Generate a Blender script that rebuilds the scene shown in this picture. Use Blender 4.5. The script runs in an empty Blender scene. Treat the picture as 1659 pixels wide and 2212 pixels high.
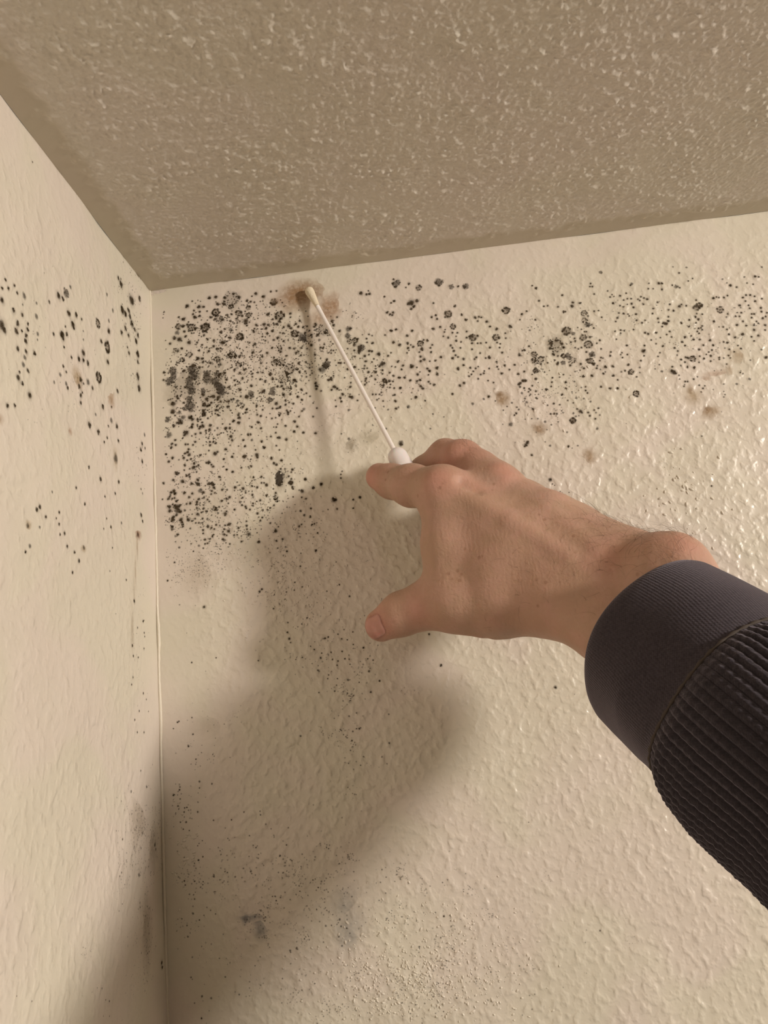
import bpy, math, random
import numpy as np
from mathutils import Matrix, Vector

# ------------------------------------------------------------------ camera, light, exposure
W, H, F = 1659.0, 2212.0, 1661.0          # photograph size and focal length in pixels
# rows: world X (right along back wall), Y (into back wall), Z (up) in camera axes
R = np.array([[0.99221534, 0.10853613, 0.06106246],
              [0.08412819, -0.22265081, -0.97126159],
              [-0.09182137, 0.96883772, -0.23004849]])
_u, _s, _v = np.linalg.svd(R); R = _u @ _v
CORNER = np.array([0.0, 0.0, 2.4])        # room corner: walls x=0 and y=0, ceiling z=2.4
ROOM = (2.1, -2.3, 2.4)
CAM = CORNER + np.array([0.1662282, -0.44083387, -0.26813777])
SC = bpy.context.scene
COL = SC.collection

cam_data = bpy.data.cameras.new('camera')
cam = bpy.data.objects.new('camera', cam_data); COL.objects.link(cam)
cam_data.sensor_fit = 'HORIZONTAL'; cam_data.sensor_width = 36.0
cam_data.lens = F * 36.0 / W
cam_data.clip_start = 0.01; cam_data.clip_end = 20
M = Matrix([[*R[0], CAM[0]], [*R[1], CAM[1]], [*R[2], CAM[2]], [0, 0, 0, 1]])
cam.matrix_world = M
SC.camera = cam

world = bpy.data.worlds.new('world'); SC.world = world; world.use_nodes = True
world.node_tree.nodes['Background'].inputs[0].default_value = (0.9, 0.8, 0.65, 1)
world.node_tree.nodes['Background'].inputs[1].default_value = 0.1

def area_light(name, loc, target, size, power, col, sizey=None):
    l = bpy.data.lights.new(name, 'AREA'); l.energy = power; l.color = col
    l.shape = 'DISK'; l.size = size
    if sizey: l.shape = 'ELLIPSE'; l.size_y = sizey
    o = bpy.data.objects.new(name, l); COL.objects.link(o)
    o.location = loc
    o.rotation_euler = (Vector(target) - Vector(loc)).to_track_quat('-Z', 'Y').to_euler()
    return o
area_light('ceiling_lamp_light', (1.68, -1.08, 2.33), (0.2, -0.0, 2.1), 0.24, 28.5, (1.0, 0.912, 0.812))
area_light('room_fill_light', (0.78, -1.5, 2.27), (0.3, 0, 2.15), 0.14, 0.2, (1.0, 0.91, 0.80))

SC.view_settings.view_transform = 'Standard'
SC.view_settings.look = 'None'
SC.view_settings.gamma = 1.0
SC.view_settings.use_curve_mapping = False
SC.view_settings.exposure = 0.22

# ------------------------------------------------------------------ helpers
def P(px, py, d):
    """photo pixel at a camera depth (metres) -> world point"""
    c = np.array([(px - W/2)/F*d, -(py - H/2)/F*d, -d])
    return CAM + R @ c
def Pc(px, py, d):
    return np.array([(px - W/2)/F*d, -(py - H/2)/F*d, -d])
def c2w(v):
    return CAM + np.asarray(v) @ R.T
def hit(px, py, axis, const):
    r = R @ np.array([(px - W/2)/F, -(py - H/2)/F, -1.0])
    t = (const - CAM[axis]) / r[axis]
    return CAM + r*t, t

def tag(o, label=None, cat=None, group=None, kind=None):
    if label: o['label'] = label
    if cat: o['category'] = cat
    if group: o['group'] = group
    if kind: o['kind'] = kind
    return o
def link(name, me, mat=None, parent=None):
    o = bpy.data.objects.new(name, me); COL.objects.link(o)
    if mat: me.materials.append(mat)
    if parent:
        o.parent = parent
        o.matrix_parent_inverse = parent.matrix_world.inverted()
    return o
def mesh(name, v, f, smooth=True):
    me = bpy.data.meshes.new(name)
    v = np.asarray(v, dtype=np.float32)
    if isinstance(f, np.ndarray):
        n, k = f.shape
        me.vertices.add(len(v)); me.vertices.foreach_set('co', v.ravel())
        me.loops.add(n*k); me.loops.foreach_set('vertex_index', f.astype(np.int32).ravel())
        me.polygons.add(n)
        me.polygons.foreach_set('loop_start', np.arange(0, n*k, k, dtype=np.int32))
        me.update(calc_edges=True)
    else:
        me.from_pydata(v.tolist(), [], f)
    if smooth:
        me.polygons.foreach_set('use_smooth', np.ones(len(me.polygons), dtype=bool))
    me.update()
    return me
def empty(name, loc):
    o = bpy.data.objects.new(name, None); COL.objects.link(o); o.location = loc
    o.empty_display_size = 0.02
    bpy.context.view_layer.update()
    return o

# node helper
class NT:
    def __init__(s, name):
        s.m = bpy.data.materials.new(name); s.m.use_nodes = True
        s.t = s.m.node_tree; s.t.nodes.clear()
        s.out = s.n('ShaderNodeOutputMaterial')
    def n(s, k, **kw):
        nd = s.t.nodes.new(k)
        for a, b in kw.items(): setattr(nd, a, b)
        return nd
    def l(s, a, b): s.t.links.new(a, b)
    def coord(s):
        return s.n('ShaderNodeNewGeometry').outputs['Position']
    def noise(s, vec, scale, detail=2.0, rough=0.5, dist=0.0):
        nd = s.n('ShaderNodeTexNoise')
        nd.inputs['Scale'].default_value = scale; nd.inputs['Detail'].default_value = detail
        nd.inputs['Roughness'].default_value = rough; nd.inputs['Distortion'].default_value = dist
        s.l(vec, nd.inputs['Vector']); return nd.outputs['Fac']
    def rng(s, v, a, b, c=0.0, d=1.0, mode='SMOOTHSTEP'):
        nd = s.n('ShaderNodeMapRange', interpolation_type=mode)
        s.l(v, nd.inputs['Value'])
        for i, x in zip(('From Min', 'From Max', 'To Min', 'To Max'), (a, b, c, d)): nd.inputs[i].default_value = x
        return nd.outputs['Result']
    def math(s, op, a, b=None):
        nd = s.n('ShaderNodeMath', operation=op)
        for i, x in enumerate((a, b)):
            if x is None: continue
            if isinstance(x, (int, float)): nd.inputs[i].default_value = x
            else: s.l(x, nd.inputs[i])
        return nd.outputs[0]
    def mix(s, fac, a, b):
        nd = s.n('ShaderNodeMix', data_type='RGBA')
        for i, x in ((0, fac), (6, a), (7, b)):
            if isinstance(x, tuple): nd.inputs[i].default_value = (*x, 1)
            elif isinstance(x, (int, float)): nd.inputs[i].default_value = x
            else: s.l(x, nd.inputs[i])
        return nd.outputs[2]
    def bump(s, h, dist, strength=1.0, prev=None):
        nd = s.n('ShaderNodeBump'); nd.inputs['Distance'].default_value = dist
        nd.inputs['Strength'].default_value = strength
        s.l(h, nd.inputs['Height'])
        if prev: s.l(prev, nd.inputs['Normal'])
        return nd.outputs['Normal']
    def bsdf(s, col, rough=0.5, normal=None, spec=0.5, **kw):
        b = s.n('ShaderNodeBsdfPrincipled')
        if isinstance(col, tuple): b.inputs['Base Color'].default_value = (*col, 1)
        else: s.l(col, b.inputs['Base Color'])
        if isinstance(rough, (int, float)): b.inputs['Roughness'].default_value = rough
        else: s.l(rough, b.inputs['Roughness'])
        b.inputs['Specular IOR Level'].default_value = spec
        if normal: s.l(normal, b.inputs['Normal'])
        for k, v in kw.items(): b.inputs[k.replace('_', ' ')].default_value = v
        s.l(b.outputs[0], s.out.inputs[0]); return b

def sep(nt, vec):
    nd = nt.n('ShaderNodeSeparateXYZ'); nt.l(vec, nd.inputs[0]); return nd.outputs

# ------------------------------------------------------------------ materials
def wall_material():
    nt = NT('cream_wall_paint'); p = nt.coord(); x, y, z = sep(nt, p)
    big = nt.rng(nt.noise(p, 14, 2, .5, .6), .38, .62)
    col = nt.mix(big, (.70, .645, .535), (.72, .64, .56))
    # roller / knock-down relief
    warp = nt.n('ShaderNodeMapping'); warp.inputs['Rotation'].default_value = (0.0, 0.5, 0.0); warp.inputs['Scale'].default_value = (1.0, 1.0, 0.88)
    nt.l(p, warp.inputs['Vector']); q = warp.outputs[0]
    n1 = nt.rng(nt.noise(q, 250, 1.6, .5, .1), .42, .76)
    n2 = nt.rng(nt.noise(q, 125, 1.2, .5, .15), .38, .75)
    n3 = nt.noise(p, 620, 2, .5)
    h = nt.math('ADD', nt.math('MULTIPLY', n1, .55), nt.math('MULTIPLY', n2, .60))
    h = nt.math('ADD', h, nt.math('MULTIPLY', n3, .10))
    # smoother paint close to the room corner
    e1 = nt.rng(nt.math('ADD', x, nt.math('MULTIPLY', y, -1.0)), .008, .05, .25, 1.0)
    e2 = nt.rng(nt.math('SUBTRACT', 2.4, z), .006, .05, .35, 1.0)
    lw = nt.rng(x, .001, .004, .8, 1.0)     # side wall is painted smoother
    h = nt.math('MULTIPLY', nt.math('MULTIPLY', h, lw), nt.math('MULTIPLY', e1, e2))
    nrm = nt.bump(h, .00052, 1.0)
    nt.bsdf(col, nt.rng(nt.noise(p, 45, 2), .3, .7, .30, .44), nrm, .5)
    return nt.m
def ceiling_material():
    nt = NT('textured_ceiling_paint'); p = nt.coord(); x, y, z = sep(nt, p)
    wob = nt.math('MULTIPLY', nt.math('SUBTRACT', nt.noise(p, 60, 3, .6), .5), .016)
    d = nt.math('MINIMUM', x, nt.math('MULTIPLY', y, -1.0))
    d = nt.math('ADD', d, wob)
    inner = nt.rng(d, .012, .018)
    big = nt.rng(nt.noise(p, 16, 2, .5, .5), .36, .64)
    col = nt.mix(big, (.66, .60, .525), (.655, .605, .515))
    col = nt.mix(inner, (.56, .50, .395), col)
    h = nt.math('ADD', nt.math('MULTIPLY', nt.rng(nt.noise(p, 330, 1.5, .5, .1), .42, .78), .30), nt.math('MULTIPLY', nt.noise(p, 800, 2, .5), .12))
    far = nt.rng(d, .0, .12, .6, 1.0)
    h = nt.math('MULTIPLY', h, nt.math('MULTIPLY', far, nt.rng(d, .006, .02, .12, 1.0)))
    h = nt.math('ADD', h, nt.math('MULTIPLY', inner, .25))
    nrm = nt.bump(h, .0009, 1.0)
    nt.bsdf(col, .34, nrm, .5)
    return nt.m
def simple(name, col, rough=.5, bump=None, **kw):
    nt = NT(name); nrm = None
    if bump:
        nrm = nt.bump(nt.noise(nt.coord(), bump[0], 3, .6), bump[1])
    nt.bsdf(col, rough, nrm, **kw); return nt.m
def mark_material(name, rough=.75, scale=2600):
    """soft edged growth: colour and cover come from the vertex colours of the spot itself"""
    nt = NT(name); p = nt.coord()
    a = nt.n('ShaderNodeVertexColor'); a.layer_name = 'cover'
    b = nt.n('ShaderNodeBsdfPrincipled'); nt.l(a.outputs['Color'], b.inputs['Base Color'])
    b.inputs['Roughness'].default_value = rough; b.inputs['Specular IOR Level'].default_value = .05
    nz = nt.rng(nt.noise(p, scale, 3, .6), .30, .62, .55, 1.1)
    cov = nt.math('MINIMUM', nt.math('MULTIPLY', a.outputs['Alpha'], nz), 1.0)
    t = nt.n('ShaderNodeBsdfTransparent'); mx = nt.n('ShaderNodeMixShader')
    nt.l(cov, mx.inputs[0]); nt.l(t.outputs[0], mx.inputs[1]); nt.l(b.outputs[0], mx.inputs[2])
    nt.l(mx.outputs[0], nt.out.inputs[0]); return nt.m
M_WALL = wall_material(); M_CEIL = ceiling_material()
M_MOLD = mark_material('black_mould'); M_STAIN = mark_material('faded_stain', .6, 420)
M_FAR = simple('far_wall_paint', (.20, .18, .155), .6)
M_FLOOR = simple('floor_vinyl', (.18, .15, .12), .4)
M_BEAD = simple('corner_paint_bead', (.74, .67, .55), .34, (500, .0003))

# ------------------------------------------------------------------ the setting
def relief(u, w):
    """gentle unevenness of the plaster (metres)"""
    return .00035*(np.sin(u*61+1.3*np.sin(w*37))*np.sin(w*47+.7) + .6*np.sin(u*113+w*71+.4)*np.sin(w*97-u*31))
def axis_samples(fine_to, total, step=.004):
    a = np.arange(0, fine_to, step); b = np.linspace(fine_to, total, 12)
    return np.concatenate([a, b])
def grid(name, us, ws, fn, mat, flip=False):
    U, Wg = np.meshgrid(us, ws, indexing='ij')
    v = fn(U, Wg).reshape(-1, 3)
    n, m = len(us), len(ws)
    i = (np.arange(n-1)[:, None]*m + np.arange(m-1)[None, :]).ravel()
    f = np.stack([i, i+m, i+m+1, i+1], 1)
    if flip: f = f[:, ::-1]
    return tag(link(name, mesh(name, v, f), mat), kind='structure')
us = axis_samples(.60, ROOM[0]); ws = axis_samples(.60, 2.4); ds = axis_samples(.60, -ROOM[1])
wall_back = grid('wall_back', us, ws, lambda u, w: np.stack([u, -relief(u, w), 2.4-w], -1), M_WALL, True)
wall_left = grid('wall_left', ds, ws, lambda u, w: np.stack([relief(u+3, w), -u, 2.4-w], -1), M_WALL)
# sprayed ceiling: the blobs are modelled where they can be told apart, the paint relief carries on beyond
cu = np.concatenate([np.arange(0, .46, .00058), np.linspace(.46, ROOM[0], 14)])
cd = np.concatenate([np.arange(0, .29, .00058), np.linspace(.29, -ROOM[1], 14)])
def band_noise(shape, step, size, seed):
    n = np.random.RandomState(seed).randn(*shape)
    fx = np.fft.fftfreq(shape[0], step)[:, None]; fy = np.fft.rfftfreq(shape[1], step)[None]
    f = np.sqrt(fx**2+fy**2)*size
    o = np.fft.irfft2(np.fft.rfft2(n)*np.exp(-((f-1)/.55)**2), s=shape)
    return o/o.std()
def ceiling_relief(U, Wd):
    nu, nd = int((cu < .46).sum()), int((cd < .29).sum())
    a = band_noise((nu, nd), .00058, .0044, 3); b = band_noise((nu, nd), .00058, .0105, 4); c = band_noise((nu, nd), .00058, .05, 6)
    h = np.log1p(np.exp(2.2*(a+.35*b-.1)))/2.2*.00021 + np.log1p(np.exp(2*(b-.6)))/2*.00020
    f = band_noise((nu, nd), .00058, .0027, 9)
    h = h*(1+.22*c) + .000055*f
    u, d = U[:nu, :nd], Wd[:nu, :nd]
    e = np.minimum(u, d) + .0045*b*.5 + .002*c
    k = np.clip((e-.010)/.006, 0, 1); k = k*k*(3-2*k)
    h = h*k*np.clip(.65+np.minimum(u, d)/.14, 0, 1) + .00022*k
    fade = np.clip((.458-u)/.02, 0, 1)*np.clip((.288-d)/.02, 0, 1)
    out = np.zeros_like(U); out[:nu, :nd] = h*fade
    return out
ceiling = grid('ceiling', cu, cd, lambda u, w: np.stack([u, -w, 2.4-relief(u+7, w)*.5*np.minimum(1, np.minimum(u, w)/.02)-ceiling_relief(u, w)], -1), M_CEIL)
X1, Y1 = ROOM[0], ROOM[1]
def plain(name, pts, mat):
    return tag(link(name, mesh(name, pts, [(0, 1, 2, 3)], False), mat), kind='structure')
plain('wall_right', [(X1, 0, 0), (X1, Y1, 0), (X1, Y1, 2.4), (X1, 0, 2.4)], M_FAR)
plain('wall_front', [(0, Y1, 0), (X1, Y1, 0), (X1, Y1, 2.4), (0, Y1, 2.4)], M_FAR)
plain('floor', [(0, 0, 0), (X1, 0, 0), (X1, Y1, 0), (0, Y1, 0)], M_FLOOR)
wall_back['label'] = 'cream textured wall covered in black mould spots'
wall_left['label'] = 'smoother cream side wall with scattered mould spots'
ceiling['label'] = 'taupe bumpy ceiling with a smooth painted edge band'

def tube(name, pts, rad, mat, parent=None, n=8, rng=None):
    """tube along a polyline; rad is a number or list"""
    pts = np.asarray(pts, float); N = len(pts)
    rad = np.broadcast_to(rad, (N,))
    T = np.gradient(pts, axis=0); T /= np.linalg.norm(T, axis=1)[:, None]
    ref = np.array([.31, .57, .76]); A = np.cross(T, ref); A /= np.linalg.norm(A, axis=1)[:, None]; B = np.cross(T, A)
    th = np.linspace(0, 2*np.pi, n, endpoint=False)
    v = pts[:, None] + rad[:, None, None]*(A[:, None]*np.cos(th)[None, :, None] + B[:, None]*np.sin(th)[None, :, None])
    i = np.arange(N-1)[:, None]*n; j = np.arange(n)[None, :]; j2 = (j+1) % n
    f = np.stack([i+j, i+j2, i+n+j2, i+n+j], -1).reshape(-1, 4)
    V = np.concatenate([v.reshape(-1, 3), pts[:1], pts[-1:]])
    faces = f.tolist() + [(int(a), N*n, int(b)) for a, b in zip(j2[0], j[0])] + [((N-1)*n+int(a), N*n+1, (N-1)*n+int(b)) for a, b in zip(j[0], j2[0])]
    me = mesh(name, V, faces)
    if mat is None: return me
    return link(name, me, mat, parent)
rs = np.random.RandomState(5)
zz = np.linspace(2.4, 1.6, 400)
wob = np.convolve(rs.randn(420), np.ones(21)/21, 'valid')[:400]
tag(tube('trim_1', np.stack([.0004+.0007*np.abs(wob), -.0004-.0006*np.abs(wob[::-1]), zz], 1), .00075+.0006*np.abs(wob), M_BEAD),
    'raised bead of cream paint down the corner between the walls', kind='structure')
# ---- mould survey: for each square of wall, spots "x y r" (+ o ring, g grey smear, c speckled colony, m muted) ----
BACK_TILES = [
(340,610,1.326,"""49 39 4.5;57 31 2;85 25 3.8;95 24 3.8;68 40 4;75 40 3;98 35 3.5;108 35 4;81 47 2;60 46 2.5;61 57 4;69 55 3;69 48 2.5;58 52 2.5;43 60 4;35 57 2.5
120 27 14c;133 24 3.6;124 18 3;110 25 3.5;55 74 6.5o;78 74 7.5o;49 69 3;76 86 2.5;56 83 2;44 80 3;46 88 3;34 72 5o;42 71 3.5;32 82 5m;28 91 4;36 93 5;21 100 3;52 98 4.5;62 77 2.5
148 41 4o;149 53 4.5o;144 63 6;161 69 3;158 75 2;157 80 3;146 70 2;120 77 4.5m;110 76 2.5;104 81 3.2;160 18 3.5;146 29 3;152 31 2.5;158 32 2;154 22 2;95 49 6.5o;100 59 6c;132 50 5.5o;138 54 3;114 53 2.5;121 52 2.5
129 59 2.5;119 63 2.5;87 57 3;107 61 3;94 60 3;134 88 6o;139 91 2.5;106 98 5.5;82 93 2.5;65 98 2.5;73 102 2.5;92 104 3;97 108 3;68 111 2.5;40 108 3;66 124 3.8;73 124 3.2;32 131 2;68 138 3;11 147 3;10 159 2.5;43 144 3
24 145 7g;26 153 6g;20 161 7g;56 143 8g;60 152 7g;52 160 7g;80 148 6g;82 158 8g;97 150 5g;95 162 7g;134 121 3.5;128 119 2.5;135 148 3;139 157 3;126 143 3;110 148 3;113 159 3;155 149 2.5;155 154 2;126 160 2.5;52 118 5c;97 125 5c;42 126 4c;122 118 6c;30 112 5c
92 95 3;86 131 3;118 90 3;131 162 2;84 112 3;158 101 3;156 114 3;102 110 4c;130 66 2;134 63 2;120 40 4c;143 47 2;102 134 4m;58 135 4;74 130 3;137 115 2;150 98 2.2;142 143 3;164 147 2.5;118 120 5c;133 134 5c;104 152 5c"""),
(560,610,1.326,"""24 32 6o;23 35 4;7 23 3.8;19 15 2.5;28 14 2.2;14 52 4;33 54 7.5o;33 64 3;22 60 2.5;28 68 3;24 69 2;8 68 4;15 69 3;11 75 3;22 79 3.2;13 83 3;51 51 2.8;51 57 2;66 63 2.5;60 68 3;64 73 3;72 73 2.5;78 72 2.2;40 73 2.5;48 71 4;52 75 3
58 84 6o;70 89 7g;73 93 5g;64 82 2.5;75 83 3;85 86 2.8;82 79 2;92 69 3.4;90 73 2.5;95 86 3.4;92 78 3m;103 77 9c;112 82 6c;119 63 3;121 70 3;39 83 2.5;34 82 2;31 90 3;24 94 2.4;10 95 2;5 88 2.2;40 96 2.5;85 102 3.2;91 118 2.8;69 107 2.4;78 108 2.2
50 107 3;57 108 2.5;35 113 3.4;33 107 4c;5 121 2.6;24 122 2;13 115 3;21 107 2.4;64 132 3;76 130 2.2;82 139 2.4;66 147 2.3;99 142 2.5;18 149 3.5;6 147 2.2;3 132 2.4;46 148 2.2;63 141 2;109 134 6.5g;109 136 5;110 126 3;100 106 2.6;104 107 2.6;106 101 2;98 94 3m;120 100 2;117 111 2;121 111 2;117 115 2
117 157 3.8;113 159 3;121 152 2;131 79 3;145 76 6m;149 75 3;144 87 5g;156 95 5o;155 102 3;147 96 4c;164 106 5;163 113 4;127 57 2.2;133 131 2.8;144 141 3.3;155 138 3;139 131 2;156 121 2.4;144 108 2;139 155 1.8;155 111 2.5;129 131 2;35 130 8c;50 142 9c;40 157 9c;25 130 6c;92 164 3
58 160 4;22 157 3;28 158 2;2 158 2.5;10 161 3;60 115 3;68 119 2.4;44 120 2.3;64 113 2.3;75 145 2.2;86 148 2;83 151 1.8;77 154 2;161 92 2;149 163 2.2;103 142 8m"""),
(780,590,1.326,"""58 17 6.5g;52 17 3;53 10 2.5;56 22 3;78 17 2.8;73 23 1.8;94 24 5o;127 14 6.5g;122 16 3;127 20 2.5;147 22 4.5g;158 22 2.5;12 35 0.1;14 34 3.4;9 35 2.8;12 29 1.8;0 33 4;38 38 2.4;54 45 3;49 48 2.4;82 48 6;78 49 4;91 45 4;86 54 3.4;82 58 3;42 64 3;47 67 2.5;52 64 3;51 68 2.4
118 49 2.4;153 54 3;142 67 6o;137 72 2;122 69 2.6;115 72 2.6;124 75 2.6;118 91 3.4;129 88 3;150 87 5o;164 68 2.5;49 94 3.3;57 92 2.8;83 94 3;75 102 3;136 96 2.2;137 92 1.6;149 97 2.3;157 97 2.3;134 103 2;142 105 2.6;155 110 2.8;155 103 1.8;163 112 2.2;13 100 2;18 102 1.8;9 107 2.2;10 113 2;19 114 3;39 101 2
53 113 3.2;63 117 3.6;76 114 3;85 120 3;77 122 2.8;81 117 2;75 130 2;78 126 1.6;97 115 5o;102 109 2.4;108 110 2.8;99 124 4;116 117 2.4;113 122 2.4;114 129 2.8;97 136 3;103 141 3.2;97 144 2.8;95 129 2;29 132 4.2;13 127 3;18 128 2.5;13 133 2.2;44 135 2.6;49 130 2;60 144 2.8;35 148 5;30 152 2.6;68 151 2.8;66 157 2.5
83 152 5;91 154 2;56 153 2;50 152 1.8;108 156 2.8;112 160 2.6;123 155 3.3;130 137 2.8;146 118 2.6;149 122 2.4;151 127 2.8;154 134 2.4;149 139 3.2;158 137 2.2;121 143 2.6;112 144 2;158 156 3;24 161 2.6;12 161 2.4;35 158 2.2;35 164 2;6 151 2.2;10 155 2;47 162 1.8;1 122 6g;6 135 3;8 144 3;18 145 2;21 140 2;162 122 2.3"""),
(1000,610,1.326,"""4 7 5g;2 8 3;113 5 2;119 9 2.8;162 21 2.6;124 30 2.4;132 39 2;138 38 2;155 40 2.2;164 48 2.6;70 46 6.3o;104 47 2.2;96 52 2.6;93 61 1.7;118 61 2.4;5 61 3.2;20 57 3;26 56 2.4;30 57 2.2;24 63 2.2;39 64 3;44 72 2.6;55 76 3.4;77 72 4;6 80 2.2;16 90 6o;15 88 3;6 90 2.4;24 87 2.8;15 99 2.6
54 90 5.5o;69 83 2;70 91 2.2;24 99 2.2;29 99 2.3;38 98 2.2;56 98 2.2;61 100 2;60 106 2.2;44 106 2.8;15 109 2.4;28 115 2.4;64 114 2.6;22 122 2.4;19 125 2.4;37 123 2;43 122 3.6;1 125 3;108 104 2.4;100 110 2.8;97 111 2;92 118 3.2;109 78 2.4m;151 102 12c;144 98 3.4;152 95 3;161 100 3;142 107 3;164 106 3.4;147 117 3;155 120 2.2
116 117 5o;117 128 6c;119 143 5g;118 144 4c;127 125 5c;130 122 2;127 133 2.4;138 131 2;113 150 1.8;1 135 2.6;12 139 2.6;55 129 2.4;68 135 2.6;84 134 2.6;56 137 2.2;58 141 1.8;76 142 2.2;63 148 3;90 149 2.6;100 145 2.5;21 140 2.3;25 137 1.8;17 145 2.2;14 150 2.2;10 153 2.4;29 150 2.4;34 148 2.4;35 144 1.9;43 140 2.3
25 157 2.3;41 160 1.9;50 163 2.2;98 160 3;102 160 2.6;119 157 2.5;2 164 2.4;93 164 2.4;154 133 3;155 130 2;163 131 4g;164 120 4o;133 146 1.8;146 155 1.8;164 150 2;158 154 1.6;164 78 3.5"""),
(1220,570,1.326,"""59 14 3g;42 32 2.2;45 37 2.2;41 37 2;48 49 1.9;70 44 1.8;77 50 1.6;80 53 1.6;74 54 2.2;109 33 3.2m;107 35 2;153 32 3;158 32 2.6;137 32 1.6;136 41 2.1;158 42 2.3;144 41 1.6;100 48 2.1;90 52 2.4;96 59 2;102 57 2;108 57 2.1;124 54 2.2;129 56 2.2;134 58 2.6;119 58 1.8;122 60 2;128 66 2.2;79 64 2.6;109 65 2.6
90 68 2;96 70 1.8;102 66 1.5;112 71 2.5;151 63 2.3;144 73 2;143 81 2.2;116 82 2.6;96 81 2.6;103 82 1.6;105 85 1.8;88 80 2;86 88 2.4;83 94 2.1;117 92 2.4;126 96 2.4;131 92 2;152 89 2.5;153 95 2;161 96 2.8;164 97 3;159 102 2.3;13 63 2.8;12 69 4;25 64 2.6;48 77 2;55 76 1.9;32 81 5c;38 85 2.5m;32 92 5c;37 100 5g;38 101 3m;1 78 2
3 110 7o;14 114 3.4g;30 121 5.5o;38 132 6.8o;41 120 2.6;35 111 2;32 111 1.8;27 107 1.8;47 105 2;44 99 1.6;21 104 1.6;60 87 2;57 125 2.4;52 130 2;59 139 2.1;16 122 2.2;17 126 2.2;10 128 2.2;17 137 1.9;22 139 2.2;27 137 2.3;35 144 2.3;44 148 5g;44 149 3.5;42 158 5o;36 157 3;47 163 3;5 150 5g;12 157 6c;26 163 2
82 110 2;91 108 2.2;97 109 2;91 113 1.8;112 107 2.1;84 123 2;131 112 2.6;136 114 2.6;149 112 2.5;101 133 2.6;130 133 2.4;128 142 4.6;129 150 1.8;124 158 2.4;74 150 2.4;75 144 2;93 145 1.9;91 148 1.6;94 153 2.2;102 148 2;59 153 2;62 154 1.8;57 158 1.8;149 130 1.9;141 124 1.9;156 120 1.7;160 134 2.6;155 145 2;152 151 1.9;104 164 2.2"""),
(1439,570,1.326,"""11 5 1.7m;33 6 2.2m;21 15 2.2;43 24 1.8;36 28 1.8;10 35 2;16 37 3.6g;22 39 2;92 25 2m;99 31 1.8m;105 35 3.2;115 38 2.4;128 21 2.2m;145 20 2.8;151 21 2;156 5 2.3m;132 31 1.8;142 33 1.8;77 56 3;82 54 1.8;86 55 2;94 55 2.4;100 52 2.2;130 51 2.4;137 51 2.4;144 53 2.2;125 55 2.6;156 57 2.2;129 61 2.1;145 61 2.6
49 59 2.1;22 69 3.6;25 66 2;33 68 2.4;6 66 2.4;54 68 5o;57 69 3;49 71 5o;88 75 5.8o;4 75 2.2;12 76 2.6;119 68 2.6;134 68 2.2;136 73 2.4;121 72 1.8m;122 80 2.4;116 80 1.8m;113 86 2.1;119 86 2.1;154 72 2.6;155 78 2.5;139 82 2.2;143 82 2.4;139 88 2.4;164 80 2.2;162 86 2.2;157 89 2.6;100 82 2;98 87 1.9m;78 94 2.6;50 81 1.8
48 86 2.6;53 90 2.6;59 82 2.1;38 91 2.4;25 96 2.5;49 96 2;37 102 2.2;59 101 2.2;57 104 2;53 105 2.1;59 107 2.1;51 110 2.1;54 113 1.9;4 86 2.2;4 93 3;1 97 3;6 110 2.3;9 119 2.1;1 115 2.1;93 103 2.2;86 103 1.8m;99 107 2;125 94 2.2;115 100 2.8;130 101 2.5;147 94 2.2;150 97 1.8;143 100 2.4;161 100 2.6;143 108 3;161 108 2.3
102 115 2.5;112 120 2.6;124 115 3.6;139 119 2.4;150 117 2.6;143 126 2.1;94 127 2.2;100 128 2.7;72 124 2.9;31 119 2.9;41 117 2.2;45 123 2.6;55 123 2.4;26 127 2.5;31 133 2.2;61 132 2.4;77 132 2.7;54 139 2.7;14 137 2.4;19 142 2.2;75 140 2.3;70 143 2;66 147 1.8;73 149 2.6;55 150 2.2;62 154 2.5;43 154 5.5o;36 153 3;32 152 2.4;73 158 2.2;54 160 1.9;31 160 2.4;25 156 2
18 149 1.8m;44 138 1.6m;87 152 2.2;87 155 2;94 153 2.2m;102 149 2.3;105 153 1.6;96 137 2m;103 139 2.2;122 138 2.4;111 143 1.9;117 133 1.9;99 163 2;155 140 2.4m;162 153 3.2;137 157 1.9m"""),
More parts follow.
